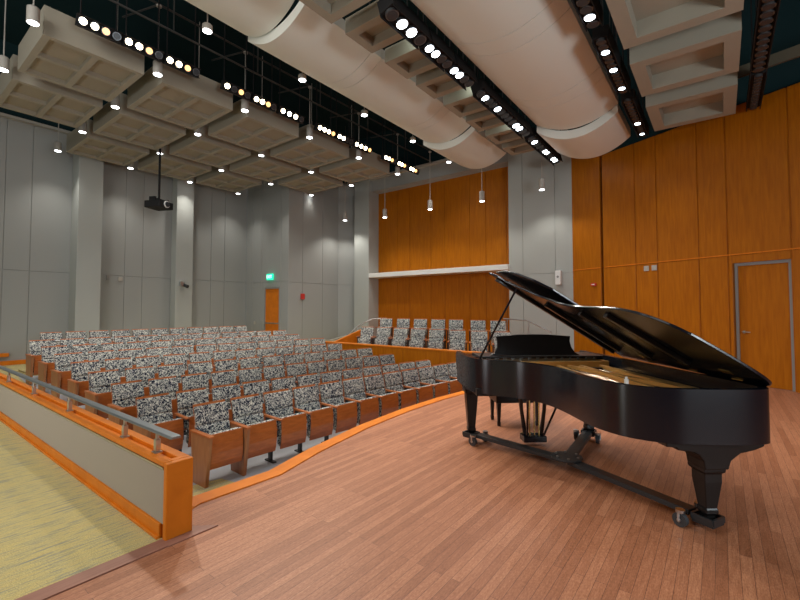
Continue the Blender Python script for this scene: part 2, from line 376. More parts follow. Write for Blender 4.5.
# ------------------------------------------------------------------ auditorium seats (facing -Y, origin on the floor at the front)
SW = .505
def curvebox(bm, prof, x0, x1, th):
    """sheet following prof (y,z) with thickness th towards +y side"""
    n = len(prof); L = []
    for x in (x0, x1):
        a = [bm.verts.new((x, y, z)) for y, z in prof]; b = []
        for i, (y, z) in enumerate(prof):
            p = Vector(prof[max(i - 1, 0)]); q = Vector(prof[min(i + 1, n - 1)]); d = (q - p).normalized()
            b.append(bm.verts.new((x, y + d.y * th, z - d.x * th)))
        L.append((a, b))
    (a0, b0), (a1, b1) = L
    for i in range(n - 1):
        bm.faces.new((a0[i], a1[i], a1[i + 1], a0[i + 1])); bm.faces.new((b0[i], b0[i + 1], b1[i + 1], b1[i]))
        bm.faces.new((a0[i], a0[i + 1], b0[i + 1], b0[i])); bm.faces.new((a1[i], b1[i], b1[i + 1], a1[i + 1]))
    bm.faces.new((a0[0], b0[0], b1[0], a1[0])); bm.faces.new((a0[-1], a1[-1], b1[-1], b0[-1]))
def seat(name, left, right, choir=False):
    t = thing(name, 'x', 'auditorium seat')
    hw = SW / 2 - .03
    bm = new(); curvebox(bm, [(.33, .40), (.335, .5), (.352, .60), (.366, .66), (.392, .68), (.372, .70), (.395, .80), (.435, .925)], -hw, hw, .06)
    for v in bm.verts: v.co.y += .016 * (1 - abs(v.co.x) / hw)
    obj('backrest', bm, M_fab, t, bevel=.015)
    bm = new(); curvebox(bm, [(.394, .36), (.40, .5), (.418, .62), (.44, .72), (.465, .82), (.50, .94)], -hw + .004, hw - .004, .016); obj('back_shell', bm, M_seatwood, t, bevel=.004)
    if not choir:
        bm = new(); curvebox(bm, [(.045, .20), (.02, .28), (.008, .40), (.01, .52), (.03, .635)], -hw + .008, hw - .008, .018); obj('seat_shell', bm, M_seatwood, t, bevel=.006)
        bm = new(); curvebox(bm, [(.07, .225), (.045, .28), (.032, .40), (.033, .52), (.052, .642)], -hw + .012, hw - .012, .09); obj('seat_cushion', bm, M_fab, t, bevel=.02)
    else:
        bm = new(); curvebox(bm, [(.045, .20), (.03, .28), (.02, .40), (.03, .50), (.06, .60)], -hw + .008, hw - .008, .11); obj('seat_cushion', bm, M_fab, t, bevel=.03)
        bm = new(); box(bm, -hw + .012, hw - .012, .165, .19, .2, .58); obj('seat_shell', bm, M_seatwood, t, bevel=.004)
    for s, kind in ((-1, left), (1, right)):
        x = s * SW / 2
        if kind == 'panel':
            bm = new(); prism(bm, [(.03, 0), (.36, 0), (.43, .62), (-.055, .62)], x - .022, x + .022, lambda y, z, q: (q, y, z)); obj('end_panel', bm, M_seatend, t, bevel=.004)
            bm = new(); prism(bm, [(-.075, .62), (.44, .62), (.44, .645), (-.07, .645)], x - .032, x + .032, lambda y, z, q: (q, y, z)); obj('armrest', bm, M_seatwood, t, bevel=.006)
        elif kind == 'slim':
            bm = new(); prism(bm, [(-.03, .615), (.40, .615), (.42, .645), (-.045, .64)], x - .024, x + .024, lambda y, z, q: (q, y, z)); obj('armrest', bm, M_seatwood, t, bevel=.006)
            bm = new(); box(bm, x - .012, x + .012, .12, .36, .3, .612); box(bm, x - .018, x + .018, .2, .27, .02, .3); box(bm, x - .03, x + .03, .12, .34, 0, .02); obj('stanchion', bm, M_lead, t, bevel=.003)
    return t
protoL = seat('theater_chair', 'panel', None)
protoLL = seat('theater_chair', 'panel', None)
protoM = seat('theater_chair', 'slim', None)
protoR = seat('theater_chair', 'slim', 'panel')
protoC = seat('choir_chair', 'slim', 'slim', True)
used = set()
def put(proto, loc, rz, label, group, sx=1):
    if proto.name not in used:
        used.add(proto.name); proto.location = loc; proto.rotation_euler = (0, 0, rz); proto['label'] = label; proto['group'] = group; proto.scale = (sx, 1, 1); return proto
    return dup(proto, loc, rz, label, group, (sx, 1, 1))
def rdrop(x, i=1): return (.48 if i == 0 else .80) * (max(x - 2.9, 0) / 5.6) ** 1.35
def rowY(i, x):
    return (4.99 if i == 0 else 5.08 + .985 * i) - rdrop(x, i)
for i in range(8):
    x0 = 2.94 if i == 0 else 2.68
    for k in range(12):
        pit = (.505, .514, .500, .52, .506, .526, .512, .532)[i]; x = x0 + k * pit + (0, 0, .01, 0, .005, 0, 0, 0)[i]
        y = rowY(i, x); y2 = rowY(i, x + .05); rz = math.atan2(y2 - y, .05)
        p = protoL if k == 0 else (protoLL if (k == 1 and i == 0) else (protoR if k == 11 else protoM))
        z = -.6 if i == 0 else -.6 + .088 * (i - 1)
        rowname = 'in the front row by the stage' if i == 0 else 'in the %s row from the stage' % ORD[i]
        end = ' at the left aisle' if k == 0 else (' at the right end' if k == 11 else '')
        lab = 'speckled folding seat, %s from the left %s' % (ORD[k], rowname) if not end else 'speckled folding seat%s %s' % (end, rowname)
        put(p, (x, y, z), rz, lab, 'folding seats in row %d of the hall' % (i + 1), pit / SW)
for k in range(11):
    x = 3.1 + k * SW; y = 13.15 - .35 * (k / 10) ** 1.4; y2 = 13.15 - .35 * ((k + .1) / 10) ** 1.4
    p = protoL if k == 0 else (protoR if k == 10 else protoM)
    put(p, (x, y, .045), math.atan2(y2 - y, SW * .1), 'speckled seat in the rearmost row, %s from the left' % ORD[k], 'seats in the rearmost row')
# low rail in front of the rearmost row
rr = thing('guard_rail', 'low pale metal rail in front of the rearmost seat row', 'rail', (3.0, 12.9, 0))
bm = new(); tube(bm, [(-.1, 0, .80), (3.4, -.12, .80), (5.7, -.4, .80)], .017); obj('rail_bar', bm, M_chrome, rr, smooth=True)
for x, y in ((0, 0), (1.8, -.06), (3.6, -.14), (5.4, -.36)):
    bm = new(); tube(bm, [(x, y, 0.0), (x, y, .79)], .014); obj('post', bm, M_chrome, rr)

# ------------------------------------------------------------------ choir platform, parapet, seats, rails
bm = new()
prism(bm, [(9.36, 3.75), (11.0, 3.55), (11.0, 9.75), (9.36, 9.75)], -.6, .03); struct('floor_choir_front', bm, M_panel)
bm = new(); prism(bm, [(11.0, 3.6), (13.12, 3.6), (13.12, 5.53), (13.6, 5.53), (13.6, 11.55), (12.95, 11.55), (11.0, 9.75)], -.6, .30); struct('floor_choir_rear', bm, M_panel)
bm = new(); prism(bm, [(9.36, 9.75), (11.0, 9.75), (12.9, 11.5), (12.9, 12.95), (10.2, 12.95), (9.36, 12.6)], -.6, -.02); struct('floor_side_aisle', bm, M_carpet)
cp = thing('choir_parapet', 'low orange wood parapet in front of the side choir seats', 'parapet', (9.25, 6.5, -.6))
bm = new(); YP = [3.7, 4.6, 5.75, 6.95, 8.2, 9.3, 10.2]
for a, b in zip(YP, YP[1:]): box(bm, -.05, .02, a - 6.5 + .006, b - 6.5 - .006, 0, 1.10)
box(bm, -.035, .08, 3.7 - 6.5, 10.2 - 6.5, 0, 1.1); obj('front_panel', bm, M_panel, cp, bevel=.003, seg=1)
bm = new(); box(bm, -.07, .10, 3.68 - 6.5, 10.22 - 6.5, 1.1, 1.135); obj('cap', bm, M_orange, cp, bevel=.006)
bm = new(); prism(bm, [(9.36, .2), (9.36, .50), (10.9, .92), (10.9, .3)], 9.85, 9.92, lambda x, z, y: (x, y, z)); 
tag(obj('stair_stringer', bm, M_orange, bevel=.005), 'sloping orange wood flank at the left end of the choir seats', 'stair side')
y1 = [9.42, 8.7, 8.0, 7.33, 6.66, 5.94, 5.26, 4.58]; y2 = [9.42, 8.65, 7.93, 7.23, 6.57, 5.8, 5.15]
for k, y in enumerate(y1):
    put(protoC, (10.2, y - .12, .03), R(-63), 'speckled choir seat in the front choir row, %s from the left' % ORD[k] if k < 7 else 'speckled choir seat at the right end of the front choir row', 'choir seats, front row')
for k, y in enumerate(y2):
    put(protoC, (11.2, y - .12, .30), R(-63), 'speckled choir seat in the rear choir row below the wood wall, %s from the left' % ORD[k], 'choir seats, rear row')
def railing(name, label, pts, posts, z0):
    c = Vector((pts[0][0], pts[0][1], 0)); t = thing(name, label, 'handrail', tuple(c))
    bm = new(); tube(bm, [Vector(p) - c for p in pts], .02); obj('rail_bar', bm, M_chrome, t, smooth=True)
    for p in posts:
        bm = new(); tube(bm, [Vector(p) - c, Vector((p[0], p[1], z0)) - c], .016); obj('post', bm, M_chrome, t)
railing('stair_handrail', 'thin metal handrail rising at the left end of the choir seats', [(10.4, 11.2, .44), (10.95, 10.75, .62), (11.3, 10.6, .95), (11.9, 10.4, 1.2), (12.1, 9.9, 1.22), (12.1, 9.9, .9)], [(11.3, 10.6, .95), (12.1, 9.9, 1.2), (10.5, 11.1, .47)], 0.0)
railing('aisle_handrail', 'thin low metal handrail beside the side aisle near the door wall', [(9.9, 12.0, .45), (10.3, 11.0, .46), (10.3, 10.2, .47)], [(9.9, 12.0, .45), (10.3, 11.0, .46), (10.3, 10.2, .47)], -.02)
railing('platform_handrail', 'metal handrail sloping down at the right end of the choir seats', [(11.9, 5.2, 1.28), (12.1, 4.55, 1.24), (12.1, 3.85, .92)], [(11.95, 5.1, 1.28), (12.1, 4.5, 1.24), (12.1, 3.87, .92)], .3)

# ------------------------------------------------------------------ ceiling clouds
S = .9286; CW = 1.53; CH = 1.79; ZC = 6.15
def ring(bm, x0, x1, y0, y1, b, z0, z1):
    box(bm, x0, x1, y0, y0 + b, z0, z1); box(bm, x0, x1, y1 - b, y1, z0, z1); box(bm, x0, x0 + b, y0 + b, y1 - b, z0, z1); box(bm, x1 - b, x1, y0 + b, y1 - b, z0, z1)
def cloud(label, loc):
    t = thing('ceiling_cloud', label, 'ceiling panel', loc, 0, 'coffered clouds over the seats')
    bm = new(); ring(bm, 0, CW, 0, CH, .105, 0, .5)
    box(bm, CW / 2 - .05, CW / 2 + .05, .105, CH - .105, 0, .12); box(bm, .105, CW / 2 - .05, CH / 2 - .045, CH / 2 + .045, 0, .12); box(bm, CW / 2 + .05, CW - .105, CH / 2 - .045, CH / 2 + .045, 0, .12)
    obj('frame', bm, M_cloud, t)
    bm = new(); box(bm, .1, CW - .1, .1, CH - .1, .085, .14); obj('coffer_panel', bm, M_coffer, t)
    return t
XS = [1.79, 3.66, 5.56, 7.47, 9.41]; YSC = [8.83, 11.06, 13.3]
c0 = None
for r_, y in enumerate(YSC):
    for c_, x in enumerate(XS):
        if r_ == 2 and c_ in (0, 4): continue
        lab = 'square coffered ceiling cloud, %s from the left in the %s row of the grid' % (ORD[c_ + (-1 if r_ == 2 else 0)], ['front', 'middle', 'rear'][r_])
        if c0 is None: c0 = cloud(lab, (x, y, ZC))
        else: dup(c0, (x, y, ZC), 0, lab)
# side coffers over the stage front
def coffer(name, label, x0, x1, y0, y1, z, h, b, group, mid=False):
    t = thing(name, label, 'ceiling panel', (x0, y0, z), 0, group); X, Y = x1 - x0, y1 - y0
    bm = new(); ring(bm, 0, X, 0, Y, b, 0, h); obj('frame', bm, M_cloud, t)
    bm = new(); box(bm, b - .005, X - b + .005, b - .005, Y - b + .005, h * .62, h * .62 + .04); obj('coffer_panel', bm, M_cloud, t)
    for xx in (b * .6, X - b * .6):
        bm = new(); tube(bm, [(xx, Y * .5, h * .7), (xx, Y * .5, 9.2 - z)], .012, 6); obj('hanger', bm, M_pipe, t)
D = [(3.35, 4.48), (4.79, 5.45), (5.81, 6.5), (6.8, 7.48), (7.86, 8.6), (8.89, 9.6), (9.95, 10.66), (11.02, 11.7)]
for k, (a, b) in enumerate(D):
    coffer('narrow_coffer', 'narrow coffered ceiling panel beside the white stage lamps, %s counted from the camera' % ORD[k], a, b, 3.9, 4.8, 6.1 - (.0), .26, .15, 'coffers between the curved reflectors')
for k, (a, b) in enumerate([(4.6, 7.15), (7.65, 8.98), (9.5, 10.93)]):
    coffer('stage_coffer', 'wide coffered ceiling panel over the piano, %s' % ['nearest the camera', 'middle one of three', 'nearest the wood wall'][k], a, b, -.33, 1.1, 5.6, .42, .2, 'coffers over the stage')
# curved reflectors
def reflector(label, x0, x1, y0, y1, z, sag, seams_=(), th=.2):
    t = thing('curved_reflector', label, 'acoustic reflector', (x0, y0, z), 0, 'curved acoustic reflectors')
    def sheet(a, b, e=0, name='panel'):
        bm = new(); n = 28; prof = []
        for i in range(n + 1):
            u = i / n; prof.append((u * (y1 - y0), -sag * (1 - (2 * u - 1) ** 2) - e))
        pts = prof + [(y, zz + th) for y, zz in reversed(prof)]
        prism(bm, pts, a, b, lambda y, zz, x: (x, y, zz)); return bm
    xsn = [0] + [s - x0 for s in seams_] + [x1 - x0]
    for a, b in zip(xsn, xsn[1:]):
        obj('panel', sheet(a + (.006 if a > 0 else 0), b - (.006 if b < x1 - x0 else 0)), M_shell, t, smooth=True)
    for yy in (.2, y1 - y0 - .2):
        for xx in (.4, x1 - x0 - .4):
            bm = new(); tube(bm, [(xx, yy, .0), (xx, yy, 9.2 - z)], .012, 6); obj('hanger', bm, M_pipe, t)
    return t
reflector('curved beige reflector at the upper left, nearest the camera over the seats', 0.6, 4.33, 5.45, 7.05, 6.78, .30)
reflector('long curved beige reflector beside the dark gap over the seats', 4.36, 10.1, 5.28, 6.93, 6.60, .29, (6.0, 6.3, 8.7, 9.0))
reflector('end piece of the left curved reflector above the choir wall', 10.12, 12.24, 5.2, 6.88, 6.42, .30)
reflector('long curved beige reflector over the stage between two rows of lamps', 2.2, 9.95, 1.66, 3.45, 6.03, .30, (5.9, 6.3, 8.2, 8.6))
reflector('end piece of the stage reflector against the wood wall', 9.97, 11.6, 1.68, 3.45, 5.86, .35)

# ------------------------------------------------------------------ downlights
def canlight(label, loc, rod, group, up=True, h=.26, r=.085, power=0, ang=125, cap=True, blend=.9):
    t = thing('pendant_downlight', label, 'ceiling lamp', loc, 0, group)
    bm = new(); lathe(bm, [(r, .004), (r, h - .02), (r - .02, h), (.02, h)], n=20); obj('lamp_can', bm, M_can, t, smooth=True)
    bm = new(); lathe(bm, [(r - .012, -.006), (r - .012, .006)], n=20); obj('lens', bm, M_lens, t)
    bm = new(); tube(bm, [(0, 0, h - .01), (0, 0, (h + rod) if cap else 9.2 - loc[2])], .011); obj('rod', bm, M_can, t)
    if cap:
        bm = new(); lathe(bm, [(.05, h + rod), (.05, h + rod + .03)], n=14); obj('ceiling_cap', bm, M_can, t)
    if power: spot((loc[0], loc[1], loc[2] - .02), (loc[0], loc[1], 0), power, ang, blend)
    if cap and up: bm = new(); tube(bm, [(0, 0, h + rod + .02), (0, 0, 9.2 - loc[2])], .008); obj('upper_rod', bm, M_pipe, t)
    return t
PX = [1.62, 3.49, 5.38, 7.30, 9.22, 11.15]; PY = [8.64, 10.82, 13.05, 15.2]
G1 = 'downlights between the ceiling clouds'
can0 = None
for r_, y in enumerate(PY):
    for c_, x in enumerate(PX):
        if r_ == 2 and c_ == 0: continue
        if r_ == 3 and c_ in (0, 5): continue
        if r_ == 2 and c_ == 5: pass
        n_ = c_ - (1 if r_ >= 2 else 0)
        lab = 'round lit downlight, %s from the left in the %s line along the coffered clouds' % (ORD[n_], ['front', 'second', 'third', 'rear'][r_])
        loc = (x, y, 6.16)
        long_ = (r_ == 0)
        pw = 140 if r_ < 2 else (125 if c_ < 5 else 14)
        if long_: canlight(lab, loc, 1.1, G1, power=pw, up=False)
        else:
            if can0 is None: can0 = canlight(lab, loc, .5, G1, cap=False)
            else: dup(can0, loc, 0, lab)
            spot((x, y, 6.14), (x, y, 0), pw, 125 if r_ < 2 else 100, 1)
for k, (x, y) in enumerate([(3.41, 6.95), (5.33, 6.95), (7.21, 6.98), (9.17, 6.98), (11.18, 7.0)]):
    z = 6.15 * 1
    # lamps hang close under the reflector edge, just on its house side
    zz = 1.6 + 4.55 * (y / [6.49, 6.43, 6.47, 6.47, 6.53][k]); xx = x * (y / [6.49, 6.43, 6.47, 6.47, 6.53][k])
    canlight('lit downlight at the edge of the left curved reflector, %s from the left' % ORD[k], (xx, y + .12, zz), .5, 'downlights along the curved reflector', h=.12, power=100, cap=False)
for k, (y, z, zt) in enumerate([(12.29, 5.23, 6.5), (10.15, 5.07, 6.3), (8.08, 5.08, 6.2), (6.07, 5.06, 6.2), (4.13, 5.10, 6.4)]):
    canlight('small pendant can lamp hanging in front of the side wall, %s from the left' % ORD[k], (12.3, y, z), zt - z + .6, 'pendants along the side wall', h=.33, power=(120, 70, 62, 62, 70)[k], ang=120, blend=.6)
# pipes in the dark gap
pg = thing('pipe_grid', 'dark grey suspended pipe grid in the ceiling gap', 'pipes', (6, 8.6, 7.5))
for a, b in (((-6, .04, .072), (7.2, .04, .072)), ((-6, -.15, -.45), (7.4, -.15, -.45))):
    bm = new(); tube(bm, [a, b], .022); obj('long_pipe', bm, M_pipe, pg)
for x in (-4.38, -2.51, -.62, 1.3, 3.22, 5.15):
    bm = new(); tube(bm, [(x, .04, .072), (x - .3, 1.0, .06)], .018); tube(bm, [(x + .2, -.15, -.45), (x + .2, -.15, 1.6)], .014); obj('strut', bm, M_pipe, pg)

# ------------------------------------------------------------------ lamp battens
def batten(name, label, p0, p1, n, lit, aim, lens, r, group, w=.16, h=.16, amber=(), back=True):
    """row of n lamps from p0 to p1; aim = direction vector the lamps face"""
    p0 = Vector(p0); p1 = Vector(p1); L = (p1 - p0).length; ax = (p1 - p0).normalized(); aim = Vector(aim).normalized()
    side = ax.cross(aim).normalized()
    t = thing(name, label, 'stage lamps', tuple((p0 + p1) / 2), 0, group); c = (p0 + p1) / 2
    F = lambda a, s, d: (p0 + ax * a + side * s + aim * d) - c
    bm = new(); hexa(bm, [F(0, -w / 2, -h), F(L, -w / 2, -h), F(L, w / 2, -h), F(0, w / 2, -h), F(0, -w / 2, -.03), F(L, -w / 2, -.03), F(L, w / 2, -.03), F(0, w / 2, -.03)])
    for s in (-1, 1): hexa(bm, [F(0, s * w / 2, -h), F(L, s * w / 2, -h), F(L, s * (w / 2 + .012), -h), F(0, s * (w / 2 + .012), -h), F(0, s * w / 2, .03), F(L, s * w / 2, .03), F(L, s * (w / 2 + .012), .03), F(0, s * (w / 2 + .012), .03)])
    obj('housing', bm, M_black, t)
    for q in (.1, .9):
        a_ = F(L * q, 0, -h + .02); bm = new(); tube(bm, [a_, (a_.x, a_.y, 9.2 - c.z)], .013, 6); obj('hanger', bm, M_black, t)
    for k in range(n):
        a = (k + .5) * L / n; rr = min(r, L / n * .46)
        def disc(d0, d1, q): 
            bm = new(); tube(bm, [F(a, 0, d0), F(a, 0, d1)], q, 18); return bm
        lampo = obj('lamp_ring', disc(-.03, .012, rr), M_ring, t, smooth=True)
        m = lens if k in lit else (M_amber if k in amber else M_off)
        obj('lens', disc(.012, .018, rr * .82), m, lampo)
    return t
# house battens, facing the stage
B1 = [(2.12, 2.78, (0, 1), (2,)), (2.80, 3.48, (0, 1), (2,)), (3.51, 4.19, (0, 1), (2,)), (4.70, 5.36, (0,), (2,)), (5.42, 6.05, (0, 1), (2,)), (6.14, 6.90, (0, 1, 2), ()), (7.34, 7.98, (0, 1, 2), (3,)), (8.06, 8.70, (0, 1), ()), (8.75, 9.5, (0, 1, 2), (3,)), (10.1, 10.75, (0, 1), (2,)), (10.80, 11.40, (0, 1), (2,)), (11.46, 12.05, (0, 1), (2,))]
for k, (a, b, lit, am) in enumerate(B1):
    batten('lamp_batten', 'black batten of warm round lamps above the clouds, %s from the left' % ORD[k], (a, 8.37, 6.40), (b, 8.37, 6.40), 4, lit, (-.1, -.85, -.35), M_warm, .066, 'warm lamp battens in front of the clouds', amber=am)
for x in (3.4, 5.5, 7.6, 10.6): spot((x, 8.2, 6.4), (x * .8, .6, 0), 560, 66, .8, .10, (1, .90, .76))
# spill of the stage lamps onto the coffer ends
for x in (5.72, 7.78, 9.86): spot((x - .12, 3.95, 6.3), (x + .1, 4.6, 6.2), 5, 120, .8, .05, (.85, 1, .93))
# white battens over the stage
B2 = [(4.5, 5.45, 4, (1, 2)), (5.5, 6.25, 4, (0, 1)), (6.3, 7.05, 4, (0, 1)), (7.35, 8.1, 4, (1,)), (8.12, 8.9, 4, (0,)), (8.92, 9.95, 5, (1, 2)), (10.15, 10.95, 4, (1,)), (10.98, 11.65, 4, (1, 2)), (11.68, 12.4, 4, (1, 2))]
for k, (a, b, n, lit) in enumerate(B2):
    batten('stage_batten', 'black batten of cool white stage lamps by the narrow coffers, %s counted from the camera' % ORD[k], (a, 3.68, 5.84), (b, 3.68, 5.84), n, lit, (0, -.25, -.97), M_cool, .1, 'white lamp battens by the narrow coffers', w=.24, h=.24)
    spot(((a + b) / 2, 3.62, 5.72), ((a + b) / 2 + .2 - .12 * a, 2.6, 0), 72, 95, .7, .1, (.97, .97, 1))
B3 = [(5.2, 6.5, 7, (5,)), (6.85, 7.95, 7, (2, 6)), (7.99, 8.85, 6, (4,)), (9.2, 10.75, 10, (8,)), (10.78, 11.4, 5, (3,))]
for k, (a, b, n, lit) in enumerate(B3):
    batten('stage_batten', 'black batten of stage lamps over the piano beside wide coffers, %s counted from the camera' % ORD[k], (a, 1.38, 5.72), (b, 1.38, 5.72), n, lit, (0, .05, -1), M_cool, .085, 'lamp battens beside the wide coffers', w=.2, h=.2)
    spot(((a + b) / 2, 1.38, 5.6), ((a + b) / 2 - .3, 1.0, 0), 36, 90, .7, .1, (.97, .97, 1))
batten('unlit_batten', 'long black batten of unlit lamps at the upper right', (6.3, -.6, 5.64), (9.3, -.6, 5.64), 16, (), (0, .05, -1), M_cool, .08, 'unlit battens at the right', w=.2, h=.2)
batten('unlit_batten', 'shorter black batten of unlit lamps near the wood wall', (9.4, -.61, 5.62), (10.95, -.61, 5.62), 12, (), (0, .05, -1), M_cool, .07, 'unlit battens at the right', w=.2, h=.2)
bm = new(); hexa(bm, [(9.0, -3.6, 5.9), (10.1, .3, 5.9), (10.15, .3, 5.9), (9.05, -3.6, 5.9), (9.0, -3.6, 6.1), (10.1, .3, 6.1), (10.15, .3, 6.1), (9.05, -3.6, 6.1)])
for q in ((9.1, -3.3), (10.0, 0)): hexa(bm, [(q[0], q[1], 6.1), (q[0] + .03, q[1], 6.1), (q[0] + .03, q[1] + .03, 6.1), (q[0], q[1] + .03, 6.1), (q[0], q[1], 9.2), (q[0] + .03, q[1], 9.2), (q[0] + .03, q[1] + .03, 9.2), (q[0], q[1] + .03, 9.2)])
tag(obj('ceiling_beam', bm, mat('dull_brown_beam', (.10, .085, .055), .8)), 'beige beam crossing the dark upper right corner', 'beam')

# ------------------------------------------------------------------ grand piano
A = Vector((-.762, -.648)).normalized(); Bv = Vector((-.648, .762)).normalized()
PA = math.atan2(A.y, A.x)
P0 = (5.22, .99, 0)
# local frame: x = keyboard -> tail (u), local y must be v (treble side). A x B handedness
pn = thing('grand_piano', 'black concert grand piano with raised lid on the wooden stage', 'piano', P0, PA)
hand = A.x * Bv.y - A.y * Bv.x      # -1 : v points to local -y
def pf(u, v, z): return (u, (v if hand > 0 else -v), z)
KEYS = [(-.88, -.10), (0, -.11), (1.0, -.13), (1.62, -.145), (1.775, -.12), (1.84, -.03), (1.85, .15), (1.825, .42), (1.79, .60), (1.72, .74), (1.6, .85), (1.42, .92), (1.2, .945), (.98, .95), (.78, .965), (.6, 1.0), (.45, 1.07), (.31, 1.18), (.2, 1.32), (.08, 1.47), (-.04, 1.56), (-.2, 1.60), (-.5, 1.61), (-.88, 1.61)]
def smooth_poly(pts, a, b, n=5):
    out = list(pts[:a + 1])
    for i in range(a, b):
        p0, p1, p2, p3 = [Vector(pts[max(0, min(len(pts) - 1, j))]) for j in (i - 1, i, i + 1, i + 2)]
        for k in range(1, n + 1):
            t = k / n
            q = .5 * ((2 * p1) + (-p0 + p2) * t + (2 * p0 - 5 * p1 + 4 * p2 - p3) * t * t + (-p0 + 3 * p1 - 3 * p2 + p3) * t ** 3); out.append((q.x, q.y))
    out += pts[b + 1:]; return out
OUT = smooth_poly(KEYS, 2, len(KEYS) - 2)
def inset(pts, d):
    out = []
    for i, p in enumerate(pts):
        a = Vector(pts[i - 1]); b = Vector(pts[(i + 1) % len(pts)]); t = (b - a).normalized(); n = Vector((-t.y, t.x)); out.append((p[0] + n.x * d, p[1] + n.y * d))
    return out
def pobj2(name, bm, m, parent=pn, **k): return obj(name, bm, m, parent, **k)
Z0, Z1 = .665, 1.04
# rim: open wall around the case (bass front -> tail -> treble front), keeping the keyboard end open
def rimwall(bm, pts, th, z0, z1):
    n = len(pts); ins = []
    for i, p in enumerate(pts):
        a = Vector(pts[max(i - 1, 0)]); b = Vector(pts[min(i + 1, n - 1)]); t = (b - a).normalized(); nn = Vector((-t.y, t.x)); ins.append((p[0] + nn.x * th, p[1] + nn.y * th))
    for i in range(n - 1):
        q = [pts[i], pts[i + 1], ins[i + 1], ins[i]]
        V = [bm.verts.new(pf(x, y, z)) for z in (z0, z1) for x, y in q]
        for f in ((0, 3, 2, 1), (4, 5, 6, 7), (0, 1, 5, 4), (2, 3, 7, 6)) + (((3, 0, 4, 7),) if i == 0 else ()) + (((1, 2, 6, 5),) if i == n - 2 else ()): bm.faces.new([V[j] for j in f])
    bmesh.ops.remove_doubles(bm, verts=bm.verts, dist=1e-4)
RIM = [p for p in OUT if p[0] > -.56]
RIM = [(-.5, -.105)] + [p for p in OUT[1:-1]] 
bm = new(); rimwall(bm, RIM, .055, Z0, Z1); rim = pobj2('rim', bm, M_lacq, smooth=True)
# cheeks (arms) of the keyboard
for v0, v1 in ((-.105, -.045), (1.55, 1.61)):
    bm = new(); prism(bm, [(-.5, Z0 - .005), (-.5, Z1), (-.84, Z1), (-.90, Z1 - .05), (-.86, Z1 - .17), (-.80, Z1 - .27), (-.80, Z0 - .005)], v0, v1, lambda u, z, v: pf(u, v, z)); pobj2('arm', bm, M_lacq, bevel=.008)
# bottom: keybed, case floor
bm = new(); prism(bm, [(-.82, .0), (.05, 0), (.05, 1.55), (-.82, 1.55)], Z0 - .03, Z0 + .05, lambda u, v, z: pf(u, v, z)); pobj2('keybed', bm, M_lacq2, bevel=.006)
INS = [p for p in inset(OUT, .05)]
bm = new(); prism(bm, [p for p in INS if p[0] > -.02], .92, .935, lambda u, v, z: pf(u, v, z)); sb = pobj2('soundboard', bm, wood('spruce_soundboard', (.66, .36, .13), (.55, .28, .09), (3, 40, 3), rough=.35))
bm = new()
for s in range(5):
    a = (.1 + s * .28, .0); b = (.25 + s * .28, .75 if s > 1 else .85)
    tube(bm, [pf(a[0], a[1], .78), pf(b[0], b[1], .78)], .05, 6)
pobj2('under_braces', bm, M_lacq2)
# iron plate with struts
def inside(p): return p[0] > -.3
bm = new()
pl_out = [p for p in inset(OUT, .075) if p[0] > -.28]
rimwall(bm, pl_out, .09, .965, .985)
prism(bm, [(-.30, .02), (-.02, .02), (.02, 1.44), (-.12, 1.5), (-.30, 1.5)], .985, 1.055, lambda u, v, z: pf(u, v, z))
def bar(bm, a, b, w_, z0, z1, za=None):
    a = Vector(a); b = Vector(b); d = (b - a).normalized(); n = Vector((-d.y, d.x)) * w_ / 2
    prism(bm, [tuple(a + n), tuple(a - n), tuple(b - n), tuple(b + n)], z0, z1, lambda u, v, z: pf(u, v, z))
for a, b in (((-.02, .12), (1.7, .2)), ((0, .36), (1.72, .42)), ((0, .62), (1.55, .72)), ((0, .90), (1.0, .84)), ((0, 1.16), (.42, .98)), ((0, 1.34), (.2, 1.2)), ((.0, .5), (1.3, .16))):
    bar(bm, a, b, .04, .985, 1.018)
plate = pobj2('iron_plate', bm, M_gold, bevel=.005)
bm = new()
for k in range(34):
    u = k / 33; v0 = .1 + 1.3 * u; L = 1.72 if v0 < .7 else 1.72
    # length limited by the rim
    uu = 1.62 - 1.0 * max(0, (v0 - .55)) / .4 * .9 if v0 > .55 else 1.62
    uu = max(uu, .62 - max(0, v0 - .93) * 1.0)
    tube(bm, [pf(-.02, v0, .972), pf(uu, v0 * (.8 if v0 < .9 else .88), .962)], .0022, 4, cap=False)
for k in range(12):
    tube(bm, [pf(-.02, .08 + .05 * k, .978), pf(1.2 + .03 * k, .1 + .062 * k, .97)], .003, 4, cap=False)
pobj2('strings', bm, M_string)
bm = new(); bar(bm, (.05, .06), (.05, .58), .035, .97, .995); bar(bm, (.05, .62), (.05, 1.38), .035, .97, .995); pobj2('dampers', bm, M_lacq2)
bm = new()
for k in range(44): tube(bm, [pf(-.22 + .05 * (k % 3), .08 + k * .032, 1.0), pf(-.22 + .05 * (k % 3), .08 + k * .032, 1.03)], .005, 6)
pobj2('tuning_pins', bm, M_chrome)
for o_ in list(pn.children):
    if o_.name.split('.')[0] in ('soundboard', 'iron_plate', 'strings', 'dampers'): o_.location.z -= .055
